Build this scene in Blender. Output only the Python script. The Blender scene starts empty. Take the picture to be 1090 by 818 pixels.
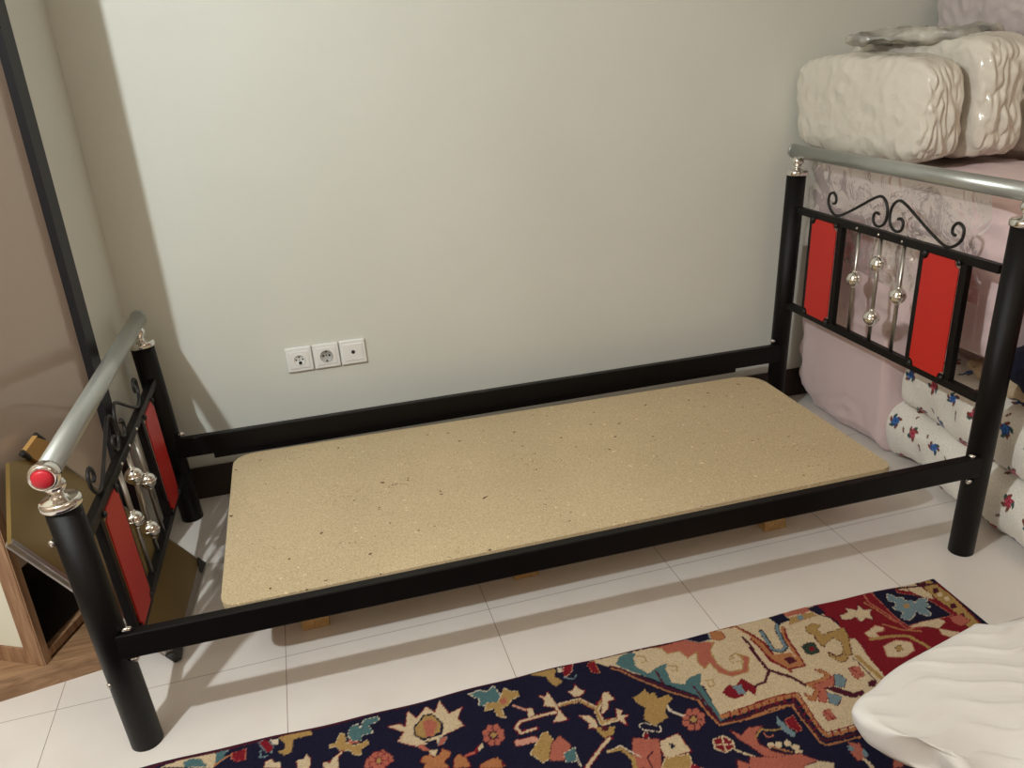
import bpy, bmesh, math, random
import numpy as np
from mathutils import Vector, Matrix, noise
random.seed(7)
S=bpy.context.scene; C=S.collection
PI=math.pi

# ------------------------------------------------------------ materials
def new_mat(name):
    m=bpy.data.materials.new(name); m.use_nodes=True
    return m, m.node_tree.nodes, m.node_tree.links, m.node_tree.nodes['Principled BSDF']
def mat(name,col,rough=.5,metal=0.,spec=.5,bump=0.,bscale=60.,var=0.,vscale=8.,coat=0.,coatr=.1,sss=0.,detail=3.,sheen=0.,dark=None):
    m,N,L,B=new_mat(name)
    B.inputs['Base Color'].default_value=(*col,1); B.inputs['Roughness'].default_value=rough
    B.inputs['Metallic'].default_value=metal; B.inputs['Specular IOR Level'].default_value=spec
    B.inputs['Coat Weight'].default_value=coat; B.inputs['Coat Roughness'].default_value=coatr
    B.inputs['Sheen Weight'].default_value=sheen
    tc=N.new('ShaderNodeTexCoord')
    if var:
        n=N.new('ShaderNodeTexNoise'); n.inputs['Scale'].default_value=vscale; n.inputs['Detail'].default_value=detail
        L.new(tc.outputs['Object'],n.inputs['Vector'])
        r=N.new('ShaderNodeValToRGB'); d=dark or tuple(c*(1-var) for c in col)
        r.color_ramp.elements[0].position=.3; r.color_ramp.elements[1].position=.7
        r.color_ramp.elements[0].color=(*d,1); r.color_ramp.elements[1].color=(*col,1)
        L.new(n.outputs['Fac'],r.inputs['Fac']); L.new(r.outputs['Color'],B.inputs['Base Color'])
    if bump:
        n=N.new('ShaderNodeTexNoise'); n.inputs['Scale'].default_value=bscale; n.inputs['Detail'].default_value=detail
        L.new(tc.outputs['Object'],n.inputs['Vector'])
        b=N.new('ShaderNodeBump'); b.inputs['Strength'].default_value=bump; b.inputs['Distance'].default_value=.01
        L.new(n.outputs['Fac'],b.inputs['Height']); L.new(b.outputs['Normal'],B.inputs['Normal'])
    return m
def wood(name,c1,c2,axis=0,scale=6.,rough=.45):
    m,N,L,B=new_mat(name); B.inputs['Roughness'].default_value=rough
    tc=N.new('ShaderNodeTexCoord'); mp=N.new('ShaderNodeMapping')
    sc=[14.,14.,14.]; sc[axis]=1.2; mp.inputs['Scale'].default_value=sc
    n=N.new('ShaderNodeTexNoise'); n.inputs['Scale'].default_value=scale; n.inputs['Detail'].default_value=6; n.inputs['Distortion'].default_value=.6
    r=N.new('ShaderNodeValToRGB'); r.color_ramp.elements[0].position=.35; r.color_ramp.elements[1].position=.68
    r.color_ramp.elements[0].color=(*c1,1); r.color_ramp.elements[1].color=(*c2,1)
    L.new(tc.outputs['Object'],mp.inputs['Vector']); L.new(mp.outputs['Vector'],n.inputs['Vector'])
    L.new(n.outputs['Fac'],r.inputs['Fac']); L.new(r.outputs['Color'],B.inputs['Base Color'])
    return m
def vcol_mat(name,rough=.95,bump=.5,bscale=500.,sheen=.2):
    m,N,L,B=new_mat(name); B.inputs['Roughness'].default_value=rough; B.inputs['Specular IOR Level'].default_value=.15
    B.inputs['Sheen Weight'].default_value=sheen
    a=N.new('ShaderNodeAttribute'); a.attribute_name='Pattern'
    tc=N.new('ShaderNodeTexCoord'); n=N.new('ShaderNodeTexNoise'); n.inputs['Scale'].default_value=bscale; n.inputs['Detail'].default_value=2
    L.new(tc.outputs['Object'],n.inputs['Vector'])
    mx=N.new('ShaderNodeMix'); mx.data_type='RGBA'; mx.blend_type='MULTIPLY'; mx.inputs['Factor'].default_value=.35
    L.new(a.outputs['Color'],mx.inputs[6]); L.new(n.outputs['Fac'],mx.inputs[7]); L.new(mx.outputs[2],B.inputs['Base Color'])
    if bump:
        b=N.new('ShaderNodeBump'); b.inputs['Strength'].default_value=bump; b.inputs['Distance'].default_value=.003
        L.new(n.outputs['Fac'],b.inputs['Height']); L.new(b.outputs['Normal'],B.inputs['Normal'])
    return m

M={}
M['black']=mat('black_powder_coat',(.004,.003,.003),.42,spec=.22,bump=.15,bscale=900)
M['blackflat']=mat('black_iron',(.008,.0065,.006),.5)
M['silver']=mat('silver_paint',(.42,.44,.42),.30,metal=.6,bump=.06,bscale=400)
M['chrome']=mat('chrome',(.82,.8,.77),.09,metal=1.)
M['steel']=mat('satin_steel',(.42,.4,.37),.28,metal=1.)
M['red']=mat('red_panel',(.52,.018,.012),.42,spec=.4,bump=.05,bscale=300)
M['redcap']=mat('red_cap',(.55,.02,.035),.4)
M['white_plastic']=mat('white_plastic',(.82,.82,.8),.3)
M['hole']=mat('dark_socket',(.01,.01,.01),.6)
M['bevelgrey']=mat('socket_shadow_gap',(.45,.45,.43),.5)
M['lam']=wood('brown_laminate',(.23,.115,.06),(.40,.235,.13),2)
M['lamx']=wood('brown_laminate_plinth',(.20,.105,.05),(.36,.21,.115),0)
M['dark_in']=mat('dark_inner_board',(.035,.02,.014),.6)  # near-black, keeps the added wardrobe niche dark
M['gloss']=mat('glossy_brown_lacquer',(.47,.375,.31),.16,spec=.6,coat=.6,coatr=.05)
M['frame']=mat('dark_frame_profile',(.012,.012,.014),.4)
M['pale']=mat('pale_cream_panel',(.72,.70,.58),.25)
M['bronze']=mat('bronze_panel',(.26,.17,.055),.3,metal=.35,var=.25,vscale=5)
M['orange']=mat('tan_end_flap',(.42,.23,.07),.45)
M['alu']=mat('aluminium',(.42,.37,.34),.4,metal=.8)
M['capblack']=mat('black_plastic_cap',(.01,.01,.01),.4)
M['pink']=mat('pink_quilt_cloth',(.72,.55,.55),.8,bump=.7,bscale=11,sheen=.2,coat=.12,coatr=.3)
M['lilac']=mat('lilac_bag',(.60,.52,.52),.35,bump=.5,bscale=18,coat=.5,coatr=.12)
M['duvet']=mat('white_duvet_in_plastic',(.70,.65,.57),.6,bump=.9,bscale=13,coat=.7,coatr=.12,detail=6)
M['greymot']=mat('grey_leaf_print',(.66,.62,.54),.6,var=.3,vscale=12,coat=.5,coatr=.14,dark=(.19,.19,.175))
M['beige']=mat('beige_sheet',(.50,.38,.25),.8,bump=.4,bscale=20)
M['navy']=mat('navy_cloth',(.012,.018,.06),.85,var=.6,vscale=14,bump=.3,bscale=40)
M['darkred']=mat('dark_red_cloth',(.22,.015,.012),.8)
M['baseboard']=mat('dark_brown_baseboard',(.028,.014,.009),.5)
M['wood_slat']=wood('pine_slat',(.42,.25,.09),(.58,.38,.16),1)
M['bedend']=mat('board_edge',(.35,.23,.11),.8,bump=.4,bscale=200)
M['rug']=vcol_mat('wool_pile',1.,.9,420.,0.)
M['floral']=vcol_mat('floral_cotton',.85,.15,200.,.2)

# wall paint
m,N,L,B=new_mat('wall_paint'); M['wall']=m
B.inputs['Roughness'].default_value=.62; B.inputs['Specular IOR Level'].default_value=.35
tc=N.new('ShaderNodeTexCoord'); n=N.new('ShaderNodeTexNoise'); n.inputs['Scale'].default_value=2.2; n.inputs['Detail'].default_value=5
L.new(tc.outputs['Object'],n.inputs['Vector']); r=N.new('ShaderNodeValToRGB')
r.color_ramp.elements[0].position=.3; r.color_ramp.elements[1].position=.75
r.color_ramp.elements[0].color=(.66,.66,.60,1); r.color_ramp.elements[1].color=(.70,.70,.64,1)
L.new(n.outputs['Fac'],r.inputs['Fac']); L.new(r.outputs['Color'],B.inputs['Base Color'])
n2=N.new('ShaderNodeTexNoise'); n2.inputs['Scale'].default_value=12; n2.inputs['Detail'].default_value=4; L.new(tc.outputs['Object'],n2.inputs['Vector'])
b=N.new('ShaderNodeBump'); b.inputs['Strength'].default_value=.08; b.inputs['Distance'].default_value=.02; L.new(n2.outputs['Fac'],b.inputs['Height']); L.new(b.outputs['Normal'],B.inputs['Normal'])
M['ceil']=mat('ceiling_paint',(.60,.54,.46),.8)
M['wallfar']=mat('unseen_wall_tan',(.40,.30,.22),.8)  # tan picked for the unseen walls to cut bounce and warm the fill

# polished floor tiles
m,N,L,B=new_mat('polished_tile'); M['floor']=m
tc=N.new('ShaderNodeTexCoord'); mp=N.new('ShaderNodeMapping'); mp.vector_type='TEXTURE'
mp.inputs['Location'].default_value=(-.2124,.1679,0); mp.inputs['Rotation'].default_value=(0,0,.0212); mp.inputs['Scale'].default_value=(.4913,.4913,.4913)
L.new(tc.outputs['Object'],mp.inputs['Vector'])
sp=N.new('ShaderNodeSeparateXYZ'); L.new(mp.outputs['Vector'],sp.inputs['Vector'])
def mth(op,a,b=None,c=None):
    q=N.new('ShaderNodeMath'); q.operation=op
    for i,v in enumerate((a,b,c)):
        if v is None: continue
        if isinstance(v,(int,float)): q.inputs[i].default_value=v
        else: L.new(v,q.inputs[i])
    return q.outputs[0]
gx=mth('ABSOLUTE',mth('SUBTRACT',mth('FRACT',mth('ADD',sp.outputs[0],.5)),.5))
gy=mth('ABSOLUTE',mth('SUBTRACT',mth('FRACT',mth('ADD',sp.outputs[1],.5)),.5))
g=mth('LESS_THAN',mth('MINIMUM',gx,gy),.0017)
n=N.new('ShaderNodeTexNoise'); n.inputs['Scale'].default_value=5; n.inputs['Detail'].default_value=6; L.new(tc.outputs['Object'],n.inputs['Vector'])
r=N.new('ShaderNodeValToRGB'); r.color_ramp.elements[0].position=.3; r.color_ramp.elements[1].position=.7
r.color_ramp.elements[0].color=(.66,.60,.56,1); r.color_ramp.elements[1].color=(.71,.66,.62,1)
L.new(n.outputs['Fac'],r.inputs['Fac'])
mx=N.new('ShaderNodeMix'); mx.data_type='RGBA'; L.new(g,mx.inputs['Factor']); L.new(r.outputs['Color'],mx.inputs[6]); mx.inputs[7].default_value=(.28,.22,.19,1)
L.new(mx.outputs[2],B.inputs['Base Color'])
B.inputs['Roughness'].default_value=.16; B.inputs['Specular IOR Level'].default_value=.45

# particle board
m,N,L,B=new_mat('particle_board'); M['pboard']=m
tc=N.new('ShaderNodeTexCoord'); B.inputs['Roughness'].default_value=.75
def noi(s,d,dist=0,vec=None):
    q=N.new('ShaderNodeTexNoise'); q.inputs['Scale'].default_value=s; q.inputs['Detail'].default_value=d; q.inputs['Distortion'].default_value=dist
    L.new(vec or tc.outputs['Object'],q.inputs['Vector']); return q
def ramp(src,stops):
    q=N.new('ShaderNodeValToRGB'); L.new(src,q.inputs['Fac'])
    while len(q.color_ramp.elements)<len(stops): q.color_ramp.elements.new(.5)
    for e,(p,c) in zip(q.color_ramp.elements,stops): e.position=p; e.color=(*c,1)
    return q.outputs['Color']
def mixc(f,a,b,mode='MIX'):
    q=N.new('ShaderNodeMix'); q.data_type='RGBA'; q.blend_type=mode
    if isinstance(f,float): q.inputs['Factor'].default_value=f
    else: L.new(f,q.inputs['Factor'])
    L.new(a,q.inputs[6])
    if isinstance(b,tuple): q.inputs[7].default_value=(*b,1)
    else: L.new(b,q.inputs[7])
    return q.outputs[2]
base=ramp(noi(260,5,.4).outputs['Fac'],[(.3,(.44,.33,.19)),(.5,(.57,.44,.265)),(.72,(.69,.57,.37))])
big=ramp(noi(3,3).outputs['Fac'],[(.35,(.9,.9,.9)),(.7,(1,1,1))])
c=mixc(1.,base,big,'MULTIPLY')
v=N.new('ShaderNodeTexVoronoi'); v.inputs['Scale'].default_value=48; v.inputs['Randomness'].default_value=1
ds=noi(30,2); av=N.new('ShaderNodeVectorMath'); av.operation='MULTIPLY_ADD'; av.inputs[1].default_value=(.03,.03,.03)
L.new(ds.outputs['Color'],av.inputs[0]); L.new(tc.outputs['Object'],av.inputs[2]); L.new(av.outputs[0],v.inputs['Vector'])
sp=N.new('ShaderNodeSeparateColor'); L.new(v.outputs['Color'],sp.inputs[0])
thr=mth('MULTIPLY',mth('POWER',sp.outputs[0],9.),.22)
dot=mth('LESS_THAN',v.outputs['Distance'],thr)
c=mixc(dot,c,(.10,.055,.02))
v2=N.new('ShaderNodeTexVoronoi'); v2.inputs['Scale'].default_value=70; L.new(av.outputs[0],v2.inputs['Vector'])
s2=N.new('ShaderNodeSeparateColor'); L.new(v2.outputs['Color'],s2.inputs[0])
dot2=mth('LESS_THAN',v2.outputs['Distance'],mth('MULTIPLY',mth('POWER',s2.outputs[1],6.),.3))
c=mixc(dot2,c,(.72,.58,.36))
v3=N.new('ShaderNodeTexVoronoi'); v3.inputs['Scale'].default_value=150; L.new(av.outputs[0],v3.inputs['Vector'])
s3=N.new('ShaderNodeSeparateColor'); L.new(v3.outputs['Color'],s3.inputs[0])
clu=noi(7,3); cl=mth('MAXIMUM',mth('MULTIPLY',mth('SUBTRACT',clu.outputs['Fac'],.42),3.),.15)
dot3=mth('LESS_THAN',v3.outputs['Distance'],mth('MULTIPLY',mth('MULTIPLY',mth('POWER',s3.outputs[2],3.),.5),cl))
c=mixc(dot3,c,(.20,.12,.05))
L.new(c,B.inputs['Base Color'])

# clear plastic film
m,N,L,B=new_mat('clear_plastic_film'); M['film']=m
N.remove(B); out=N['Material Output']
tr=N.new('ShaderNodeBsdfTransparent'); gl=N.new('ShaderNodeBsdfGlossy'); gl.inputs['Roughness'].default_value=.09; gl.inputs['Color'].default_value=(.9,.88,.86,1)
df=N.new('ShaderNodeBsdfDiffuse'); df.inputs['Color'].default_value=(.8,.76,.74,1)
m1=N.new('ShaderNodeMixShader'); m1.inputs[0].default_value=.3; L.new(gl.outputs[0],m1.inputs[1]); L.new(df.outputs[0],m1.inputs[2])
fr=N.new('ShaderNodeFresnel'); fr.inputs['IOR'].default_value=1.4
tc=N.new('ShaderNodeTexCoord'); nz=N.new('ShaderNodeTexNoise'); nz.inputs['Scale'].default_value=11; nz.inputs['Detail'].default_value=3; nz.inputs['Distortion'].default_value=.8
L.new(tc.outputs['Object'],nz.inputs['Vector']); bp=N.new('ShaderNodeBump'); bp.inputs['Strength'].default_value=.45; bp.inputs['Distance'].default_value=.03
L.new(nz.outputs['Fac'],bp.inputs['Height']); L.new(bp.outputs[0],gl.inputs['Normal']); L.new(bp.outputs[0],fr.inputs['Normal'])
ad=N.new('ShaderNodeMath'); ad.operation='ADD'; ad.operation='MULTIPLY_ADD'; ad.inputs[1].default_value=.55; ad.inputs[2].default_value=.0; L.new(fr.outputs[0],ad.inputs[0]); ad.use_clamp=True
ms=N.new('ShaderNodeMixShader'); L.new(ad.outputs[0],ms.inputs[0]); L.new(tr.outputs[0],ms.inputs[1]); L.new(m1.outputs[0],ms.inputs[2])
L.new(ms.outputs[0],out.inputs['Surface'])

# ------------------------------------------------------------ helpers
def obj(name,bm,m,parent=None,smooth=False,loc=None):
    me=bpy.data.meshes.new(name)
    if isinstance(bm,bmesh.types.BMesh):
        bmesh.ops.recalc_face_normals(bm,faces=bm.faces[:]); bm.to_mesh(me); bm.free()
    else: me=bm
    me.materials.append(M[m])
    if smooth:
        for p in me.polygons: p.use_smooth=True
    o=bpy.data.objects.new(name,me); C.objects.link(o)
    if parent is not None: o.parent=parent
    return o
def tag(o,label=None,cat=None,group=None,kind=None):
    if label: o['label']=label
    if cat: o['category']=cat
    if group: o['group']=group
    if kind: o['kind']=kind
    return o
def thing(name,label,cat,loc=(0,0,0),group=None):
    o=bpy.data.objects.new(name,None); C.objects.link(o); o.location=loc; o.empty_display_size=.1
    return tag(o,label,cat,group)
def place(parent):     # children built in world coordinates
    for c in parent.children:
        c.matrix_parent_inverse=Matrix.Translation(-parent.location)
def box(bm,x0,y0,z0,x1,y1,z1,bev=0.,mtx=None):
    r=bmesh.ops.create_cube(bm,size=1); vs=r['verts']
    for v in vs: v.co=Vector((x0+(v.co.x+.5)*(x1-x0),y0+(v.co.y+.5)*(y1-y0),z0+(v.co.z+.5)*(z1-z0)))
    if bev:
        es=list({e for v in vs for e in v.link_edges})
        res=bmesh.ops.bevel(bm,geom=es,offset=bev,segments=2,affect='EDGES',profile=.5)
        vs=list({v for f in res['faces'] for v in f.verts}|{v for v in vs if v.is_valid})
    if mtx is not None:
        for v in vs: v.co=mtx@v.co
    return vs
def cyl(bm,a,b,r0,r1=None,seg=24,cap=True):
    a=Vector(a);b=Vector(b); r1=r0 if r1 is None else r1
    d=(b-a).normalized(); u=d.orthogonal().normalized(); w=d.cross(u)
    A=[];Bv=[]
    for i in range(seg):
        t=2*PI*i/seg; o=u*math.cos(t)+w*math.sin(t)
        A.append(bm.verts.new(a+o*r0)); Bv.append(bm.verts.new(b+o*r1))
    for i in range(seg):
        j=(i+1)%seg; bm.faces.new((A[i],A[j],Bv[j],Bv[i]))
    if cap: bm.faces.new(A[::-1]); bm.faces.new(Bv)
def lathe(bm,o,axis,prof,seg=28):
    o=Vector(o); d=Vector(axis).normalized(); u=d.orthogonal().normalized(); w=d.cross(u)
    rings=[]
    for r,h in prof:
        rings.append([bm.verts.new(o+d*h+(u*math.cos(2*PI*i/seg)+w*math.sin(2*PI*i/seg))*max(r,1e-4)) for i in range(seg)])
    for A,B2 in zip(rings,rings[1:]):
        for i in range(seg):
            j=(i+1)%seg; bm.faces.new((A[i],A[j],B2[j],B2[i]))
    bm.faces.new(rings[0][::-1]); bm.faces.new(rings[-1])
def sphere(bm,c,r,seg=24):
    bmesh.ops.create_uvsphere(bm,u_segments=seg,v_segments=seg//2,radius=r,matrix=Matrix.Translation(c))
def spline(pts,n=8):
    P=[Vector(p) for p in pts]; out=[]
    for i in range(len(P)-1):
        p0=P[max(i-1,0)];p1=P[i];p2=P[i+1];p3=P[min(i+2,len(P)-1)]
        for k in range(n):
            t=k/n; out.append(.5*((2*p1)+(p2-p0)*t+(2*p0-5*p1+4*p2-p3)*t*t+(-p0+3*p1-3*p2+p3)*t**3))
    out.append(P[-1]); return out
def tube(bm,pts,r,seg=10,taper=False):
    up=None; rings=[]
    for i,p in enumerate(pts):
        d=(pts[min(i+1,len(pts)-1)]-pts[max(i-1,0)]).normalized()
        if up is None: up=d.orthogonal().normalized()
        up=(up-d*up.dot(d)).normalized(); w=d.cross(up)
        rings.append([bm.verts.new(p+(up*math.cos(2*PI*k/seg)+w*math.sin(2*PI*k/seg))*r) for k in range(seg)])
    for A,B2 in zip(rings,rings[1:]):
        for k in range(seg):
            j=(k+1)%seg; bm.faces.new((A[k],A[j],B2[j],B2[k]))
    bm.faces.new(rings[0][::-1]); bm.faces.new(rings[-1])
def prism(bm,poly,z0,z1,bev=0.):
    A=[bm.verts.new((x,y,z0)) for x,y in poly]; Bv=[bm.verts.new((x,y,z1)) for x,y in poly]; n=len(poly)
    for i in range(n):
        j=(i+1)%n; bm.faces.new((A[i],A[j],Bv[j],Bv[i]))
    bm.faces.new(A[::-1]); f=bm.faces.new(Bv)
    if bev: bmesh.ops.bevel(bm,geom=list(f.edges),offset=bev,segments=2,affect='EDGES',profile=.5)
def ridged(p,s,o=0):
    v=noise.noise(Vector((p[0]*s+o,p[1]*s-o,p[2]*s+2*o))); return 1-abs(v)*2
def soft_box(c,size,rotz=0.,e=5.,seg=64,amp=.012,fs=6.,wr=.006,ws=22.,squash=0.,seed=0.,rot=None,top_sag=0.):
    """cushion-like body: superellipsoid with folds and wrinkles"""
    bm=bmesh.new(); bmesh.ops.create_cube(bm,size=2)
    bmesh.ops.subdivide_edges(bm,edges=bm.edges[:],cuts=seg-1,use_grid_fill=True)
    R=Matrix.Rotation(rotz,4,'Z') if rot is None else rot
    hx,hy,hz=[s/2 for s in size]
    for v in bm.verts:
        p=v.co; k=(abs(p.x)**e+abs(p.y)**e+abs(p.z)**e)**(1/e)
        d=p/k; n=Vector((math.copysign(abs(d.x)**(e-1),d.x)/hx,math.copysign(abs(d.y)**(e-1),d.y)/hy,math.copysign(abs(d.z)**(e-1),d.z)/hz)).normalized()
        q=Vector((d.x*hx,d.y*hy,d.z*hz))
        q+=n*(amp*noise.noise(q*fs+Vector((seed,seed,0)))+wr*(ridged(q,ws,seed)-.6)+wr*.6*noise.noise(q*ws*2.3+Vector((seed,0,9))))
        if top_sag and q.z>0: q.z-=top_sag*(1-abs(d.x))*(q.z/hz)
        v.co=R@q+Vector(c)
    zmin=c[2]-hz
    return bm

# ------------------------------------------------------------ room
def struct(name,bm,m): return tag(obj(name,bm,m),kind='structure')
bm=bmesh.new(); box(bm,-1.6,-3.2,-.05,3.6,1.2,0); struct('floor',bm,'floor')
bm=bmesh.new(); box(bm,-1.6,-3.2,2.7,3.6,1.2,2.75); struct('ceiling',bm,'ceil')
bm=bmesh.new(); box(bm,-1.6,1.1,0,3.6,1.2,2.7); struct('wall_back',bm,'wall')
bm=bmesh.new(); box(bm,-.16,.735,0,-.085,1.1,2.7); struct('wall_left',bm,'wall')
bm=bmesh.new(); box(bm,-1.65,-3.2,0,-1.6,1.2,2.7); struct('wall_alcove',bm,'wallfar')
bm=bmesh.new(); box(bm,3.6,-3.2,0,3.65,1.2,2.7); struct('wall_right',bm,'wallfar')
bm=bmesh.new(); box(bm,-1.6,-3.25,0,3.6,-3.2,2.7); struct('wall_front',bm,'wallfar')
bm=bmesh.new(); box(bm,-.085,1.088,0,3.6,1.1,.108,.002); struct('baseboard_back',bm,'baseboard')

# ------------------------------------------------------------ bed
LB=2.0; W=.97; LF=.0388; LH=.0497
bed=thing('bed_frame','black metal single bed frame with silver top bars and red panels, standing without a mattress','bed',(0,0,0))
HR=.2815
def post(x,y,lean,H,r=.0315):
    """lean: metres outward per metre of height"""
    bm=bmesh.new(); dy=-.0177
    tp=Vector((x+lean*H,y+dy*H,H)); cyl(bm,(x,y,0),tp,r,r,40)
    p=obj('post',bm,'black',bed,True)
    ax=(tp-Vector((x,y,0))).normalized()
    bm=bmesh.new()
    lathe(bm,tp-ax*.006,ax,[(.031,-.004),(.0355,-.003),(.0365,0),(.036,.008),(.034,.012),(.031,.013),(.016,.016),(.011,.019),(.0105,.025),(.015,.029),(.019,.036),(.0195,.042),(.016,.050),(.011,.055),(.009,.064)])
    obj('post_cap',bm,'chrome',p,True)
    bm=bmesh.new(); s=1 if lean<0 else -1
    cyl(bm,(x+lean*.29+s*.025,y-.020,.29),(x+lean*.29+s*.047,y-.025,.292),.0055,.0055,12); obj('rail_bolt',bm,'chrome',p,True)
    bm=bmesh.new(); cyl(bm,(x+lean*.225+s*.025,y-.020,.222),(x+lean*.225+s*.043,y-.025,.222),.0055,.0055,12); obj('rail_bolt',bm,'chrome',p,True)
    if H<.7 and y<.1:
        bm=bmesh.new(); cyl(bm,tp+Vector((-.024,-.021,-.07)),tp+Vector((-.029,-.026,-.07)),.007,.006,14); obj('post_screw',bm,'chrome',p,True)
        bm=bmesh.new(); cyl(bm,(x-.026,y-.020,.172),(x-.033,y-.026,.172),.005,.005,14); obj('post_screw',bm,'chrome',p,True)
    return p
post(0,0,-LF,.58); post(-.006,W,-LF,.58); post(LB,0,LH,.865); post(LB,W,LH,.865)
def topbar(x,H,near_y,far_y):
    y0=-.0177*H
    bm=bmesh.new(); cyl(bm,(x,near_y+y0,H),(x,far_y+y0,H),.0212,.0212,36)
    o=obj('top_bar',bm,'silver',bed,True)
    for y,s in ((near_y+y0,-1),(far_y+y0,1)):
        bm=bmesh.new(); lathe(bm,(x,y,H),(0,s,0),[(.0212,-.026),(.0235,-.024),(.0262,-.012),(.0265,-.004),(.0245,.005),(.0205,.009),(.0195,.008),(.001,.0078)] if s<0 else [(.0212,-.006),(.0228,-.004),(.0228,.004),(.020,.007),(.001,.008)])
        cp=obj('end_cap',bm,'chrome' if s<0 else 'silver',o,True)
        if s<0:
            bm=bmesh.new(); lathe(bm,(x,y+s*.0075,H),(0,s,0),[(.0172,0),(.0172,.003),(.014,.0055),(.001,.0065)]); tag(obj('cap_disc',bm,'redcap',o,True),'red plastic disc in the bar end')
topbar(-LF*.645-.0,.647,-.035,W+.028); topbar(LB+LH*.93,.93,-.035,W+.028)
# side rails
for y0,y1,z0,z1,zr in ((-.032,-.008,.229,.2835,.0055),(W-.032,W-.008,.216,.278,-.004)):
    bm=bmesh.new()
    vs=box(bm,.0,y0,z0,LB+.006,y1,z1,.0025)
    for v in vs:
        if v.co.x>1: v.co.z+=zr
    vs=box(bm,.10,y0+.002,z0-.016,1.83,y0+.008,z0+.004) if y0>.5 else []
    vs=box(bm,.10,y0+(0 if y0<.5 else -.03),z0-(.020 if y0>.5 else .035),1.83,y0+(.05 if y0<.5 else .004),z0-(.016 if y0>.5 else .0305)) if False else []
    obj('side_rail',bm,'black',bed)
# head and foot lattices, built flat in (y,z) and put on the leaning plane
def lattice(xf,zt,zb,head):
    """xf(z) gives plane x; zt, zb centre heights of the two cross rails"""
    yc=.485
    def X(z): return xf(z)
    def bar(y0,z0,y1,z1,th,name,par,mt,dep=.02,bev=.002):
        bm=bmesh.new(); vs=box(bm,-dep/2,y0,z0,dep/2,y1,z1,bev)
        for v in vs: v.co.x+=X(v.co.z)
        return obj(name,bm,mt,par)
    bar(.03,zt-.011,W-.035,zt+.011,0,'cross_rail',bed,'black')
    bar(.03,zb-.011,W-.035,zb+.011,0,'cross_rail',bed,'black')
    for s in (-1,1):
        for off in (.188,.342):
            y=yc+s*off; bar(y-.0115,zb+.0105,y+.0115,zt-.0105,0,'upright',bed,'black',.018)
        a,b=yc+s*.200,yc+s*.331; y0,y1=min(a,b),max(a,b)
        z0,z1=zb+.008,zt-.008; n=.018
        poly=[]
        for cy_,cz_,a0 in ((y0,z0,0),(y1,z0,1),(y1,z1,2),(y0,z1,3)):
            for k in range(7):
                t=PI/2*(k/6); 
                ang={0:PI/2-t,1:PI-t,2:3*PI/2-t,3:2*PI-t}[a0]
                poly.append((cy_+n*math.cos(ang),cz_+n*math.sin(ang)))
        bm=bmesh.new(); xs=-1 if head else 1
        for z_ in (0,):
            A=[bm.verts.new((X(z)+xs*.0100,y,z)) for y,z in poly]; Bv=[bm.verts.new((X(z)+xs*.0130,y,z)) for y,z in poly]
            nn=len(poly)
            for i in range(nn): bm.faces.new((A[i],A[(i+1)%nn],Bv[(i+1)%nn],Bv[i]))
            bm.faces.new(A); bm.faces.new(Bv)
        pl=tag(obj('red_panel',bm,'red',bed),'red painted panel')
        for y,z in ((y0,z0),(y1,z0),(y0,z1),(y1,z1)):
            bm=bmesh.new(); yy=y+(.003 if y==y0 else -.003); zz=z+(.003 if z==z0 else -.003)
            lathe(bm,(X(zz)+xs*.010,yy,zz),(xs,0,0),[(.0075,0),(.0075,.003),(.0055,.0065),(.001,.008)],14); obj('panel_bolt',bm,'capblack',pl,True)
    h=(zt-zb)
    for y,balls in ((yc+.1,(.5,)),(yc-.002,(.74,.25)),(yc-.105,(.5,))):
        bm=bmesh.new(); cyl(bm,(X(zb),y,zb),(X(zt),y,zt),.0058,.0058,14); rd=obj('rod',bm,'steel',bed,True)
        for t in balls:
            z=zb+h*(t+(.03 if len(balls)==1 else 0)); c=Vector((X(z),y,z)); bm=bmesh.new()
            ax=Vector((X(zt)-X(zb),0,h)).normalized()
            RB=.0235 if head else .0212; prof=[(.0065,-RB-.003),(.008,-RB-.0005)]+[(RB*math.cos(a),RB*math.sin(a)) for a in [math.radians(d) for d in (-72,-62,-50,-35,-20,-9)]]+[(RB,-.002),(RB+.001,-.0015),(RB+.001,.0015),(RB,.002)]+[(RB*math.cos(a),RB*math.sin(a)) for a in [math.radians(d) for d in (9,20,35,50,62,72)]]+[(.008,RB+.0005),(.0065,RB+.003)]
            lathe(bm,c,ax,prof,24); obj('ball',bm,'chrome',rd,True)
        bm=bmesh.new(); sphere(bm,(X(zt)+(-.0105 if head else .0105),y,zt),.004,10); obj('rod_rivet',bm,'chrome',rd,True)
    prof=[(.042,.044),(.056,.046),(.066,.033),(.058,.014),(.035,.010),(.014,.022),(.006,.045),(.012,.074),(.036,.093),(.068,.086),(.120,.060),(.180,.030),(.235,.008),(.268,.013),(.292,.036),(.292,.062),(.272,.072),(.256,.060),(.256,.044),(.268,.040)]
    for s in (-1,1):
        bm=bmesh.new(); k=1. ; tube(bm,spline([(X(zt+.011+b)-.0,yc-.020+s*a,zt+.009+b*k) for a,b in prof],6),.0042,8)
        obj('scroll',bm,'blackflat',bed,True)
lattice(lambda z:LB+LH*z,.746,.420,True)
lattice(lambda z:-LF*z-.001,.468,.160,False)

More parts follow.
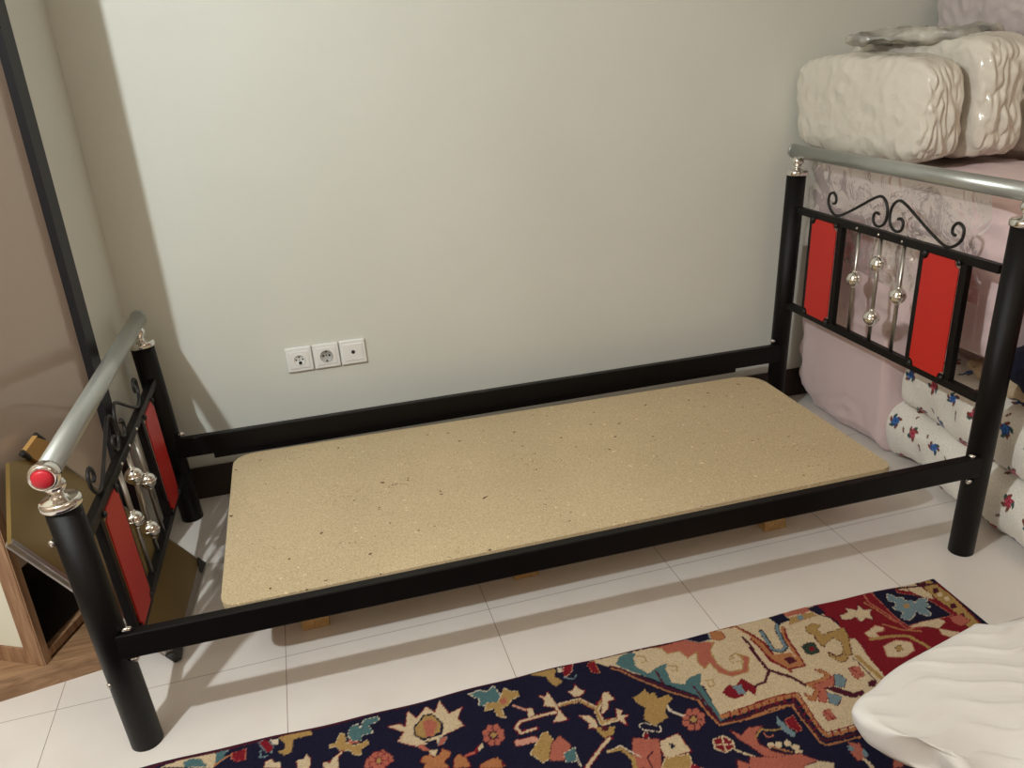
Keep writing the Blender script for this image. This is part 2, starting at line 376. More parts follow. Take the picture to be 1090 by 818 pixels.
# particle board with battens
def round_poly(pts,rad,n=8):
    out=[];N_=len(pts)
    for i,p in enumerate(pts):
        p=Vector(p);a=Vector(pts[i-1]);b=Vector(pts[(i+1)%N_]);r=rad[i]
        u=(a-p).normalized();w=(b-p).normalized(); s=p+u*r; e=p+w*r
        for k in range(n+1):
            t=k/n; out.append(tuple(s*(1-t)**2+p*2*t*(1-t)+e*t*t))
    return out
bm=bmesh.new(); prism(bm,round_poly([(.176,.112),(1.872,.128),(1.866,.872),(.158,.910)],[.045,.04,.09,.07]),.1945,.2105,.0012)
pb=tag(obj('particle_board',bm,'pboard'),'tan speckled particle board laid flat between the rails of the black bed','board')
blk=None
for x,y,lab in ((.352,.262,'left one of three pine blocks standing on the tiles under the particle board'),(.893,.286,'middle one of three pine blocks standing on the tiles under the particle board'),(1.607,.262,'right one of three pine blocks standing on the tiles under the particle board')):
    if blk is None:
        bm=bmesh.new(); box(bm,-.033,0,0,.033,.05,.194,.002); blk=obj('wooden_block',bm,'wood_slat'); o=blk
    else: o=blk.copy(); C.objects.link(o)
    o.location=(x,y,0); tag(o,lab,'wooden block',group='pine blocks under the particle board')

# ------------------------------------------------------------ wall sockets
def socket(x,kind,label):
    t=thing('wall_socket',label,'socket',(x,1.1,.422),'white sockets on the back wall')
    bm=bmesh.new(); box(bm,-.0405,-.010,-.0405,.0405,0,.0405,.004); obj('frame_plate',bm,'white_plastic',t)
    bm=bmesh.new(); box(bm,-.031,-.0125,-.028,.031,-.009,.028,.0015); f=obj('face_plate',bm,'white_plastic',t)
    def hole(a,b,r,name='hole'):
        bm=bmesh.new(); cyl(bm,(a,-.0115,b),(a,-.0133,b),r,r,16); obj(name,bm,'hole',f)
    if kind=='round':
        bm=bmesh.new(); lathe(bm,(0,-.012,0),(0,-1,0),[(.0185,0),(.0185,.002),(.0165,.003),(.016,.0015),(.001,.0015)]); r=obj('round_insert',bm,'white_plastic',t,True)
        for a,b,q in ((0,.010,.0028),(-.0095,.001,.0025),(.0105,.001,.0025),(0,0,.0018),(.002,-.010,.0055)):
            bm=bmesh.new(); cyl(bm,(a,-.0125,b),(a,-.0146,b),q,q,14); obj('hole',bm,'hole',r)
    elif kind=='power':
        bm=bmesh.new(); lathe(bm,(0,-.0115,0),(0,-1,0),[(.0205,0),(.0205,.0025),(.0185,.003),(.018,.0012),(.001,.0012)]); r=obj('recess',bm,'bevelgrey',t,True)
        for a,b,q in ((-.0095,.002,.0032),(.0095,.002,.0032),(0,.003,.002),(0,-.015,.003),(0,.016,.003)):
            bm=bmesh.new(); cyl(bm,(a,-.0122,b),(a,-.0142,b),q,q,14); obj('hole',bm,'hole',r)
    else: hole(0,.001,.0062)
socket(.3855,'round','left one of three white wall sockets, round insert with several small holes')
socket(.4695,'power','middle one of three white wall sockets, recessed round power outlet')
socket(.5535,'plug','right one of three white wall sockets, plain face with a single black hole')

# ------------------------------------------------------------ wardrobe at the left
Cw=Vector((-.242,.262,0)); Bw=Vector((-.089,.690,0)); du=(Bw-Cw).normalized(); Lu=(Bw-Cw).length; nrm=Vector((du.y,-du.x,0))   # nrm points out to the bed
dv=Vector((-.87,.48,0)).normalized()
wd=thing('wardrobe','tall wardrobe with glossy brown side and wood-framed cream door, left of the bed','wardrobe',(-.4,.5,.055))
def wbox(u0,u1,n0,n1,z0,z1,bev=.001):
    bm=bmesh.new(); vs=box(bm,0,0,0,1,1,1,0)
    for v in vs:
        p=Cw+du*(u0+(u1-u0)*v.co.x)+nrm*(n0+(n1-n0)*v.co.y); v.co=Vector((p.x,p.y,z0+(z1-z0)*v.co.z))
    return bm
TOPZ=2.25; NZ=.30
def fr(u,n): p=Cw+du*u+nrm*n; return (p.x,p.y)
bm=bmesh.new(); e=Cw+dv*.42
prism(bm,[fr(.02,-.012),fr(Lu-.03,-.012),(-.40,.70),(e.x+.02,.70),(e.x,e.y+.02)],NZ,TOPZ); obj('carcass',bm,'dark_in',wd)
bm=bmesh.new(); prism(bm,[fr(.02,-.03),fr(Lu-.03,-.03),(-.40,.70),(e.x+.02,.70),(e.x,e.y+.02)],.055,.062); obj('added_niche_floor',bm,'dark_in',wd)  # open niche added so the shaded area under the leaning board turns dark
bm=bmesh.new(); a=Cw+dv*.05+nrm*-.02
prism(bm,[fr(.02,-.22),fr(Lu-.05,-.22),fr(Lu-.05,-.24),fr(.02,-.24)],.062,NZ); obj('added_niche_back',bm,'dark_in',wd)
obj('corner_stile',wbox(0,.020,-.02,.001,.055,TOPZ),'lam',wd)
obj('side_panel',wbox(.0205,Lu-.036,-.011,-.003,NZ,TOPZ),'gloss',wd)
obj('bottom_strip',wbox(.0205,Lu-.036,-.018,.0,.0625,.082),'lam',wd)
tag(obj('edge_profile',wbox(Lu-.036,Lu,-.02,.018,.056,TOPZ),'frame',wd),'near-black vertical edge profile')
def fbox(v0,v1,n0,n1,z0,z1,name,m,par):
    bm=bmesh.new(); vs=box(bm,0,0,0,1,1,1,0); fn=Vector((-dv.y,dv.x,0)); 
    if fn.y>0: fn=-fn
    for v in vs:
        p=Cw+dv*(v0+(v1-v0)*v.co.x)+fn*(n0+(n1-n0)*v.co.y); v.co=Vector((p.x,p.y,z0+(z1-z0)*v.co.z))
    return obj(name,bm,m,par)
dr=fbox(.046,.36,-.006,-.002,.098,TOPZ-.05,'door_panel','pale',wd)
fbox(.002,.045,-.02,.002,.056,TOPZ,'door_stile','lam',wd); fbox(.361,.41,-.02,.002,.056,TOPZ,'door_stile','lam',wd)
fbox(.0455,.3605,-.02,.0015,.056,.072,'bottom_rail','lam',wd); fbox(.0455,.3605,-.02,.001,.0725,.097,'bottom_rail','lam',wd); fbox(.0455,.3605,-.02,.001,TOPZ-.05,TOPZ,'top_rail','lam',wd)
place(wd)
bm=bmesh.new(); prism(bm,[(-.72,.168),(-.118,.284),(-.09,.70),(-.72,.715)],0,.055,.0015)
tag(obj('wooden_plinth',bm,'lamx'),'low brown wood plinth on the tiles under the wardrobe','plinth')

# aluminium edged board leaning behind the footboard
BR=Vector((.037,.245,.014)); TR=Vector((.056,.655,.014)); UR=Vector((-.166,.449,.488))
du2=(TR-BR).normalized()
A0=Vector((-.190,.22,.0)); nb=(TR-BR).cross(UR-BR).normalized()
if nb.x<0: nb=-nb
def onpl(x,y): return Vector((x,y,BR.z-(nb.x*(x-BR.x)+nb.y*(y-BR.y))/nb.z))
U2=onpl(-0.199,0.302); L2=onpl(-0.167,0.107)
t=thing('leaning_board','bronze-coloured board with aluminium edges and black corners leaning behind the footboard against the wardrobe','board',(0,.4,0))
def slab(poly,th,name,m,par,off=0.):
    bm=bmesh.new(); A=[bm.verts.new(p+nb*off) for p in poly]; Bv=[bm.verts.new(p+nb*(off-th)) for p in poly]; n=len(poly)
    for i in range(n): bm.faces.new((A[i],A[(i+1)%n],Bv[(i+1)%n],Bv[i]))
    bm.faces.new(A); bm.faces.new(Bv); return obj(name,bm,m,par)
slab([BR,TR,UR,U2,L2],.010,'board_face','bronze',t)
def edge(a,b,w,name='aluminium_edge'):
    d=(b-a).normalized(); s=nb.cross(d)*w
    c=(BR+TR+UR)/3
    if (c-a).dot(s)<0: s=-s
    slab([a,b,b+s,a+s],.016,name,'alu',t,.0015)
edge(BR,TR,.016); edge(TR,UR,.004); edge(BR,L2,.012)
for p,q,r in ((TR,BR,UR),(BR,TR,L2)):
    d1=(q-p).normalized()*.05; d2=(r-p).normalized()*.028
    slab([p-d1*.08-d2*.25,p+d1,p+d1+d2*.35,p+d1*.4+d2*.8,p+d2,p-d1*.10+d2],.018,'corner_cap','capblack',t,.003)
flap=[Vector((-.158,.455,.500)),Vector((-.180,.405,.560)),Vector((-.196,.350,.545)),Vector((-.176,.392,.487))]
e1=nb*0+Vector((nrm.x,nrm.y,0))*.012
bm=bmesh.new(); A=[bm.verts.new(p+e1*.3) for p in flap]; Bv=[bm.verts.new(p+e1*1.3) for p in flap]
for i in range(4): bm.faces.new((A[i],A[(i+1)%4],Bv[(i+1)%4],Bv[i]))
bm.faces.new(A); bm.faces.new(Bv); obj('end_flap',bm,'orange',t)
for p,q in ((flap[1],flap[0]),(flap[2],flap[3])):
    bm=bmesh.new(); cyl(bm,p+e1*.8,p+e1*.8+(q-p)*.35,.008,.006,10); obj('corner_cap',bm,'capblack',t)
place(t)

# crumpled clear plastic on the floor
bm=bmesh.new(); nx,ny=60,70
G=[[None]*ny for _ in range(nx)]
for i in range(nx):
    for j in range(ny):
        x=.085+.30*i/(nx-1); y=.50+.47*j/(ny-1)
        z=.012+.045*max(0,ridged((x,y,0),7,3)*.8)+.02*noise.noise(Vector((x*22,y*22,1)))
        e=min(i,nx-1-i,j,ny-1-j)/8.; z=max(.003,z*min(1,e+.1))
        G[i][j]=bm.verts.new((x+.02*noise.noise(Vector((x*9,y*9,5))),y,z))
for i in range(nx-1):
    for j in range(ny-1): bm.faces.new((G[i][j],G[i+1][j],G[i+1][j+1],G[i][j+1]))
tag(obj('plastic_bag',bm,'film',None,False),'crumpled clear plastic bag on the tiles under the far left corner of the bed','plastic bag')

# ------------------------------------------------------------ bedding pile
bm=soft_box((2.335,.605,.455),(.40,.94,.91),0,9.,90,.012,4.,.006,9.,seed=3.)
for v in bm.verts:
    q=v.co; q.z=max(q.z,.004); q.y=min(q.y,1.080)
    lim=2.41-.27*min(1,max(0,(q.z-.40)/.06))-.27*min(1,max(0,(q.y-.49)/.07))
    if q.x<2.42:
        fo=.010*ridged((q.y*.7,q.z*2.2,0),3.2,4)+.006*ridged((q.y,q.z*2.5,1),8.,2)
        q.x=max(q.x+.008-fo,min(lim,2.41))
tag(obj('pink_mattress',bm,'pink',None,True),'big folded pink quilt standing behind the headboard','quilt')
bm=soft_box((2.78,.56,.455),(.40,.95,.91),0,7.,40,.02,4.,.004,10.,seed=13.)
for v in bm.verts: v.co.z=max(v.co.z,.004); v.co.y=min(v.co.y,1.080)
tag(obj('pink_quilt',bm,'pink',None,True),'second folded pink quilt behind the first, carrying the rear white bag','quilt')
# film hanging over the upper pink quilt
bm=bmesh.new(); nx,ny=90,60; G=[]
for i in range(nx):
    y=.15+.875*i/(nx-1); row=[]
    for j in range(ny):
        z=.60+.33*j/(ny-1)+.02*math.sin(y*9)*(1-j/(ny-1))
        x=2.104+.008*noise.noise(Vector((y*7,z*9,2)))+.018*ridged((y,z,0),6,1)*.5-.004
        row.append(bm.verts.new((x-.012,min(y,1.082),z)))
    G.append(row)
for i in range(nx-1):
    for j in range(ny-1): bm.faces.new((G[i][j],G[i+1][j],G[i+1][j+1],G[i][j+1]))
tag(obj('plastic_cover',bm,'film',None,True),'clear plastic cover over the upper front of the pink quilt','plastic cover')
def bundle(name,label,c,size,e,rz,m,seed,amp=.012,wr=.0045):
    bm=soft_box(c,size,rz,e,90,amp,6.,wr,16.,seed=seed)
    for v in bm.verts:
        q=v.co; t=max(0,(c[1]-size[1]/2+.07-q.y)/.07)+.35*max(0,(q.z-c[2]-size[2]*.36)/.05)
        k=min(1,t)*.010*(ridged((q.x*2.2,q.y*.8,q.z*.6),26,seed)-.5)
        q.y+=k; q.z+=k*.5; q.y=min(q.y,1.088)
    return tag(obj(name,bm,m,None,True),label,'bedding bag',group='white bedding bags on the pile')
bundle('bedding_bag','white duvet in clear plastic, nearest bag on the pile, directly behind the silver headboard bar',(2.165,.752,1.075),(.165,.66,.29),5.,.0,'duvet',1.)
bundle('bedding_bag','second white duvet bag, right of and behind the nearest one, with puckered end',(2.335,.735,1.095),(.17,.66,.33),6.,0,'duvet',5.)
bundle('bedding_bag','lower white bag at the right edge, tucked beside the second duvet bag',(2.54,.62,1.045),(.20,.62,.23),4.5,0,'duvet',9.)
bundle('bedding_bag','pale lilac plastic bag on top of the pile at the upper right corner',(2.70,.66,1.33),(.30,.78,.22),5.,.0,'lilac',12.)
# grey leaf-printed sheet folded on the duvets
bm=soft_box((2.30,.74,1.262),(.25,.40,.035),.5,4.,60,.014,8.,.013,15.,seed=4.)
tag(obj('printed_sheet',bm,'greymot',None,True),'crumpled white sheet with grey leaf print lying on the white duvet bags','sheet')

# ------------------------------------------------------------ floral rolls
def paint(me,cols):
    a=me.color_attributes.new('Pattern','FLOAT_COLOR','POINT')
    f=np.ones((len(me.vertices),4),dtype=np.float32); f[:,:3]=cols; a.data.foreach_set('color',f.ravel())
def grid_mesh(name,P,nu,nv,closed=False):
    """P: (nu*nv,3) array, u slow"""
    me=bpy.data.meshes.new(name); idx=np.arange(nu*nv).reshape(nu,nv)
    if closed: idx=np.concatenate([idx,idx[:,:1]],1)
    q=np.stack([idx[:-1,:-1],idx[1:,:-1],idx[1:,1:],idx[:-1,1:]],-1).reshape(-1,4)
    me.vertices.add(len(P)); me.vertices.foreach_set('co',P.astype(np.float32).ravel())
    me.loops.add(q.size); me.loops.foreach_set('vertex_index',q.astype(np.int32).ravel())
    me.polygons.add(len(q)); me.polygons.foreach_set('loop_start',(np.arange(len(q))*4).astype(np.int32))
    me.update(calc_edges=True); me.validate(); return me
def flowers(u,v,seed,cell=.105):
    rs=np.random.RandomState(seed)
    col=np.tile(np.array([.97,.91,.83]),(len(u),1))
    def blob(m,c): col[m]=c
    nu=int(u.max()/cell)+2; nv=int(v.max()/cell)+2
    for i in range(-1,nu):
        for j in range(-1,nv):
            cx=(i+.5+(.5 if j%2 else 0))*cell+rs.uniform(-.008,.008); cy=(j+.5)*cell+rs.uniform(-.008,.008); a=rs.uniform(0,6.28)
            near=np.nonzero((np.abs(u-cx)<.06)&(np.abs(v-cy)<.06))[0]
            rr=rs.rand(12)
            if len(near)==0: continue
            x=(u[near]-cx)*math.cos(a)+(v[near]-cy)*math.sin(a); y=-(u[near]-cx)*math.sin(a)+(v[near]-cy)*math.cos(a)
            def ell(ex,ey,ra,rb,th): 
                X=(x-ex)*math.cos(th)+(y-ey)*math.sin(th); Y=-(x-ex)*math.sin(th)+(y-ey)*math.cos(th); return (X/ra)**2+(Y/rb)**2<1
            red=(i+j)%2==0
            for k in range(5):
                th=k*1.2+rr[k]; d=.0185
                col[near[ell(d*math.cos(th),d*math.sin(th),.0105,.0055,th+.9)]]=(.03,.10,.09) if k%2 else (.20,.05,.03)
            R=.0150; th=np.arctan2(y,x); rad=np.hypot(x,y)
            col[near[rad<R*(1+.18*np.cos(5*th))]]=(.42,.02,.055) if red else (.02,.09,.36)
            col[near[(np.abs(rad-.0085-.002*np.sin(3*th))<.0014)]]=(.60,.16,.20) if red else (.08,.24,.55)
            # small paisley between
            px,py=.046,.012
            k1=ell(px,py,.0075,.004,.8)|ell(px+.006,py+.006,.0035,.003,0); col[near[k1]]=(.17,.04,.03)
            k2=ell(px,py,.003,.0015,.8); col[near[k2]]=(.5,.35,.25)
    return col
def roll(name,label,y_end,y0,cx,cz,rx,rz_,seed,skew=0.,drop=0.,fold=None):
    """long soft roll lying along y, from its far rounded end y_end to y0"""
    nu,nv=int(abs(y_end-y0)/.003),int(2*PI*(rx+rz_)/2/.003); 
    U,V=np.meshgrid(np.linspace(0,1,nu),np.linspace(0,2*PI,nv,endpoint=False),indexing='ij')
    Lr=abs(y_end-y0); s=U*Lr
    e0=.055
    k=np.ones_like(s); m=s<e0; k[m]=np.sqrt(np.clip(1-((e0-s[m])/e0)**2.6,0,1)); m=s>Lr-e0; k[m]=np.sqrt(np.clip(1-((s[m]-Lr+e0)/e0)**2.6,0,1))
    c,sn=np.cos(V),np.sin(V); e=2/2.6
    X=np.sign(c)*np.abs(c)**e*rx; Z=np.sign(sn)*np.abs(sn)**e*rz_
    wob=1+.05*np.sin(s*17+seed)+.03*np.sin(V*3+s*25+seed)
    X=X*k*wob+cx+skew*s; Z=Z*(k*.97+.03)*wob+cz+drop*s; Y=y_end-s
    P=np.stack([X,Y,Z],-1).reshape(-1,3)
    for i in range(0,len(P)):
        n_=noise.noise(Vector((P[i,0]*14,P[i,1]*14,P[i,2]*14+seed))); P[i,0]+=.008*n_; P[i,2]+=.006*n_
    P[:,2]=np.maximum(P[:,2],.003)
    me=grid_mesh(name,P,nu,nv,True)
    # close the ends
    bmx=bmesh.new(); bmx.from_mesh(me); bmesh.ops.holes_fill(bmx,edges=[e_ for e_ in bmx.edges if e_.is_boundary],sides=0); bmx.to_mesh(me); bmx.free()
    paint(me,flowers((s).ravel()+.3,(V*(rx+rz_)/2).ravel()+.2,seed))
    o=obj(name,me,'floral',None,True)
    return tag(o,label,'quilt roll',group='floral quilts rolled beside the headboard')
roll('floral_roll','lower rolled floral white quilt, lying on the tiles behind the headboard post',.585,-.42,2.275,.090,.108,.088,1,skew=-.11)
roll('floral_roll','upper rolled floral white quilt, lying on top of the lower roll',.53,-.40,2.275,.265,.108,.092,2,skew=-.10)
# things behind the right post
bm=soft_box((2.29,.04,.383),(.20,.56,.040),.0,4.,60,.012,9.,.010,20.,seed=8.)
tag(obj('beige_sheet',bm,'beige',None,True),'crumpled beige sheet lying on top of the upper floral roll','sheet')
bm=soft_box((2.245,-.02,.465),(.20,.27,.13),.2,3.,40,.02,7.,.012,14.,seed=18.)
tag(obj('navy_cloth',bm,'navy',None,True),'dark navy folded cloth right of the headboard post','cloth')
bm=soft_box((2.28,-.02,.60),(.20,.26,.16),.2,3.,30,.015,7.,.01,14.,seed=28.)
tag(obj('red_cloth',bm,'darkred',None,True),'dark red cloth above the navy cloth at the right edge','cloth')

RUG=[(1,-1,0,[941,-91,1107,-90,1256,-72,1514,-64,1522,-125,1508,-388,1481,-455,1305,-454,1316,-328,1141,-330,1146,-244,1046,-183]),
(1,-1,0,[1514,-64,1497,-116,1512,-368,1618,-319,1543,-292]),
(2,-1,0,[1508,-70,1667,-80,1843,-113,1813,-389,1659,-456,1588,-431,1505,-407,1517,-370,1524,-251,1522,-163,1511,-110]),
(6,-2,6,[981,-123,998,-137,1029,-179,1070,-227,1120,-274,1124,-311,1131,-353,1206,-354,1288,-353,1303,-353]),
(7,-2,4,[979,-129,996,-143,1026,-186,1064,-233,1117,-281,1119,-314,1127,-357,1203,-361,1285,-360,1299,-360]),
(3,-1,0,[994,-117,1012,-98,1037,-93,1050,-106,1031,-138,1053,-173,1069,-162,1102,-153,1089,-201,1106,-227,1125,-209,1160,-205,1142,-235,1142,-345,1133,-349,1123,-268,1087,-231,1000,-132]),
(1,-1,0,[1037,-113,1063,-94,1106,-107,1124,-128,1144,-118,1147,-152,1170,-136,1168,-171,1157,-204,1128,-210,1109,-228,1086,-215,1089,-191,1091,-170,1101,-155,1072,-153,1050,-171,1037,-151]),
(4,-2,3,[1045,-110,1061,-116,1062,-133,1049,-136]),
(4,-2,3,[1101,-163,1117,-169,1113,-183,1103,-180]),
(4,-2,3,[1157,-230,1172,-233,1168,-249,1157,-250,1158,-241]),
(5,4,4,[1086,-91,1168,-89,1196,-111,1228,-126,1207,-146,1202,-194,1216,-226,1247,-231,1264,-206,1261,-183,1278,-200,1254,-239,1217,-239,1197,-219,1191,-179,1172,-194,1168,-171,1181,-137,1152,-149,1145,-124,1115,-122,1112,-103]),
(1,-1,0,[1232,-194,1254,-180,1263,-200,1248,-221,1233,-216]),
(4,-2,3,[1237,-185,1257,-176,1266,-195,1254,-210]),
(4,-2,3,[1255,-202,1236,-201,1236,-190,1248,-189]),
(0,8,2,[1168,-89,1229,-91,1226,-113,1196,-111,1180,-96]),
(7,2,2,[1237,-88,1262,-97,1262,-120,1244,-125,1230,-115]),
(2,-2,8,[1244,-84,1300,-93,1324,-137,1333,-170,1332,-214,1341,-270]),
(7,-2,4,[1244,-84,1299,-94,1319,-138,1329,-171,1329,-213,1339,-267]),
(6,-2,6,[1298,-134,1302,-170,1297,-201,1297,-242,1302,-256,1329,-284]),
(6,-2,6,[1300,-253,1271,-281,1244,-284]),
(2,-1,0,[1173,-276,1196,-259,1209,-269,1232,-252,1245,-277,1249,-289,1235,-308,1227,-290,1210,-301,1192,-302,1182,-294]),
(8,-1,0,[1203,-267,1223,-269,1220,-283,1219,-297,1204,-292]),
(6,-2,4,[1068,-172,1069,-214]),
(3,-2,5,[1135,-243,1135,-287,1142,-345]),
(6,-2,4,[1126,-239,1128,-280,1133,-349]),
(7,-2,11,[1142,-337,1216,-337,1298,-336,1313,-336]),
(2,-2,3,[1146,-331,1220,-329,1302,-329]),
(2,-2,3,[1162,-332,1159,-346]),
(2,-2,3,[1183,-332,1180,-346]),
(2,-2,3,[1203,-332,1200,-346]),
(2,-2,3,[1224,-331,1220,-346]),
(2,-2,3,[1245,-331,1241,-345]),
(2,-2,3,[1266,-331,1262,-345]),
(2,-2,3,[1287,-331,1282,-345]),
(2,-2,3,[1308,-330,1303,-345]),
(7,-2,9,[1212,-336,1269,-332,1313,-338,1313,-369,1308,-441,1312,-456,1390,-457]),
(2,-2,3,[1216,-328,1272,-326,1321,-331,1318,-369,1311,-436,1317,-449,1396,-447]),
(6,-2,5,[1205,-350,1261,-346,1299,-352,1296,-396,1296,-459,1306,-466,1401,-471]),
(7,-2,4,[1200,-358,1256,-354,1291,-359,1289,-403,1290,-463,1296,-476,1403,-479]),
(2,-2,3,[1219,-329,1215,-344]),
(2,-2,3,[1236,-330,1232,-345]),
(2,-2,3,[1253,-331,1248,-347]),
(2,-2,3,[1270,-332,1265,-348]),
(2,-2,3,[1287,-334,1282,-349]),
(2,-2,3,[1304,-335,1299,-350]),
(2,-2,3,[1315,-365,1301,-370]),
(2,-2,3,[1314,-386,1300,-391]),
(2,-2,3,[1313,-407,1299,-411]),
(2,-2,3,[1312,-427,1298,-431]),
(2,-2,3,[1326,-445,1323,-459]),
(2,-2,3,[1343,-446,1340,-459]),
(2,-2,3,[1361,-447,1357,-460]),
(2,-2,3,[1378,-447,1374,-461]),
(2,-2,3,[1396,-448,1392,-462]),
(2,-2,9,[1314,-146,1321,-178,1319,-223,1340,-260,1377,-263,1382,-229,1389,-168,1401,-136]),
(7,-2,7,[1317,-141,1323,-173,1325,-219,1343,-256,1376,-259,1379,-228,1385,-166,1399,-135]),
(7,-1,0,[1330,-210,1372,-214,1377,-260,1340,-260]),
(0,-2,11,[1348,-129,1340,-194,1357,-205,1372,-197,1384,-136,1398,-116]),
(8,-2,7,[1346,-131,1340,-192,1357,-204,1371,-196,1384,-136,1397,-116]),
(6,-1,0,[1348,-228,1367,-229,1370,-246,1350,-250]),
(6,-2,7,[1296,-172,1297,-220,1298,-248,1329,-280,1348,-318]),
(6,-2,6,[1301,-249,1273,-281,1247,-284]),
(11,6,2,[1406,-209,1422,-203,1438,-209,1433,-239,1415,-241,1403,-234]),
(2,-1,0,[1419,-217,1432,-219,1425,-233,1414,-229]),
(4,6,2,[1450,-190,1448,-219,1452,-232,1460,-206,1492,-188,1529,-195,1510,-247,1473,-284,1456,-286,1446,-260,1450,-248,1467,-270,1497,-242,1495,-209,1467,-208,1466,-178]),
(4,-2,11,[1500,-271,1502,-311,1507,-354]),
(6,-2,3,[1489,-284,1492,-325,1492,-359]),
(6,-2,3,[1450,-248,1457,-267,1476,-263]),
(4,6,2,[1450,-154,1471,-150,1487,-160,1470,-170,1471,-194,1501,-189,1531,-184,1518,-219,1492,-273,1480,-269,1497,-226,1488,-208,1451,-225,1447,-215,1454,-187,1444,-172]),
(5,2,2,[1462,-307,1484,-309,1480,-339,1458,-342,1457,-326]),
(5,2,2,[1336,-396,1356,-394,1353,-421,1335,-421]),
(2,-2,3,[1467,-311,1474,-340]),
(2,-2,3,[1342,-396,1347,-421]),
(7,2,2,[1350,-314,1389,-312,1404,-307,1391,-284,1402,-285,1413,-305,1405,-323,1372,-327,1365,-344,1341,-365,1331,-357,1332,-337,1342,-351,1359,-337]),
(5,2,2,[1363,-323,1408,-319,1420,-313,1406,-339,1377,-338,1378,-354,1360,-376,1347,-367,1365,-344]),
(8,6,2,[1420,-313,1432,-317,1436,-334,1419,-353,1404,-343]),
(8,6,2,[1376,-353,1390,-363,1397,-375,1376,-392,1366,-378]),
(6,-1,0,[1377,-338,1401,-342,1428,-374,1450,-374,1447,-385,1419,-388,1400,-366]),
(6,-1,0,[1473,-358,1487,-355,1493,-362,1480,-375,1469,-369]),
(1,6,2,[1548,-142,1572,-138,1575,-122,1595,-138,1609,-122,1610,-144,1628,-146,1614,-158,1609,-181,1596,-168,1579,-178,1577,-156,1561,-163,1543,-157]),
(5,-1,0,[1493,-88,1425,-92,1432,-107,1492,-108]),
(4,5,2,[1430,-111,1494,-113,1497,-127,1423,-132]),
(8,-1,0,[1454,-111,1467,-112,1461,-128,1448,-128]),
(0,-1,0,[1387,-91,1427,-89,1431,-119,1396,-123]),
(0,6,2,[1491,-96,1518,-93,1521,-123,1503,-125]),
(0,-2,4,[1501,-120,1526,-150,1524,-174]),
(0,5,4,[1667,-91,1729,-78,1722,-112,1767,-137,1786,-221,1669,-227,1662,-192]),
(8,10,2,[1697,-107,1708,-115,1705,-127,1723,-130,1718,-144,1735,-145,1737,-157,1754,-146,1775,-149,1759,-165,1762,-179,1745,-179,1745,-202,1735,-211,1722,-198,1719,-184,1704,-199,1685,-210,1675,-205,1673,-192,1690,-182,1679,-169,1678,-156,1691,-153,1694,-141,1683,-132]),
(4,-1,0,[1706,-154,1721,-155,1715,-170,1700,-168]),
(1,2,3,[1731,-83,1783,-84,1794,-139,1786,-157,1768,-142,1754,-115,1732,-97]),
(2,-2,3,[1751,-95,1759,-139]),
(4,6,2,[1795,-84,1826,-91,1834,-162,1826,-228,1817,-297,1801,-359,1768,-347,1789,-271,1800,-218,1793,-156]),
(6,-1,0,[1798,-92,1813,-90,1807,-108,1790,-109]),
(6,-1,0,[1809,-123,1824,-122,1817,-139,1801,-140]),
(6,-1,0,[1806,-188,1821,-187,1815,-204,1799,-204]),
(6,-1,0,[1802,-225,1817,-224,1810,-239,1795,-240]),
(1,-1,0,[1807,-141,1821,-141,1814,-156,1802,-155]),
(1,-1,0,[1812,-160,1826,-160,1818,-175,1807,-174]),
(5,2,2,[1776,-226,1803,-228,1809,-254,1779,-263,1770,-248]),
(5,-2,4,[1644,-91,1638,-124,1650,-171,1660,-239,1722,-238]),
(7,-2,4,[1627,-120,1637,-150,1651,-208]),
(7,-2,5,[1620,-205,1647,-235,1683,-252]),
(1,5,3,[1563,-216,1600,-202,1613,-214,1606,-224,1587,-221,1582,-242,1563,-231]),
(1,5,2,[1665,-233,1705,-224,1750,-224,1755,-238,1725,-255,1708,-241]),
(1,5,2,[1725,-255,1745,-271,1760,-280,1731,-289,1719,-276]),
(4,-2,9,[1563,-239,1612,-245,1646,-258,1663,-305]),
(1,5,3,[1574,-269,1612,-260,1637,-277,1628,-303,1594,-313,1561,-301]),
(4,6,2,[1595,-280,1609,-278,1607,-292,1592,-294]),
(1,-1,0,[1531,-223,1528,-260,1521,-284,1496,-275,1514,-232]),
(5,6,4,[1140,-376,1154,-396,1178,-382,1206,-388,1182,-401,1176,-425,1191,-451,1216,-472,1248,-495,1236,-515,1111,-471,1119,-450,1134,-465,1176,-466,1157,-422,1147,-402]),
(4,-2,4,[1179,-409,1199,-394,1223,-407,1239,-408]),
(5,-2,3,[1199,-407,1202,-419,1214,-417]),
(8,-1,0,[1246,-375,1248,-394,1258,-428,1249,-438,1238,-416,1237,-394]),
(2,5,2,[1256,-392,1277,-386,1274,-425,1265,-428,1254,-407]),
(1,-1,0,[1205,-437,1214,-434,1220,-441,1214,-449,1205,-449]),
(1,-1,0,[1223,-440,1232,-437,1238,-444,1232,-452,1223,-452]),
(1,-1,0,[1232,-454,1241,-452,1247,-459,1241,-467,1232,-466]),
(1,-1,0,[1232,-467,1240,-464,1246,-471,1241,-479,1231,-478]),
(1,-1,0,[1191,-433,1200,-430,1205,-437,1200,-445,1190,-444]),
(1,-2,4,[1127,-425,1143,-442,1160,-460]),
(7,-2,4,[1194,-440,1225,-467]),
(2,1,4,[1100,-390,1121,-388,1131,-405,1126,-420,1106,-425,1093,-411]),
(1,-2,3,[1094,-403,1129,-411]),
(1,-2,3,[1116,-391,1109,-425]),
(5,6,2,[1145,-449,1195,-468,1237,-476,1273,-517,1270,-532,1127,-483]),
(1,6,2,[1229,-506,1261,-505,1286,-518,1278,-531,1225,-513]),
(5,6,2,[1340,-483,1358,-493,1353,-525,1330,-529,1329,-504]),
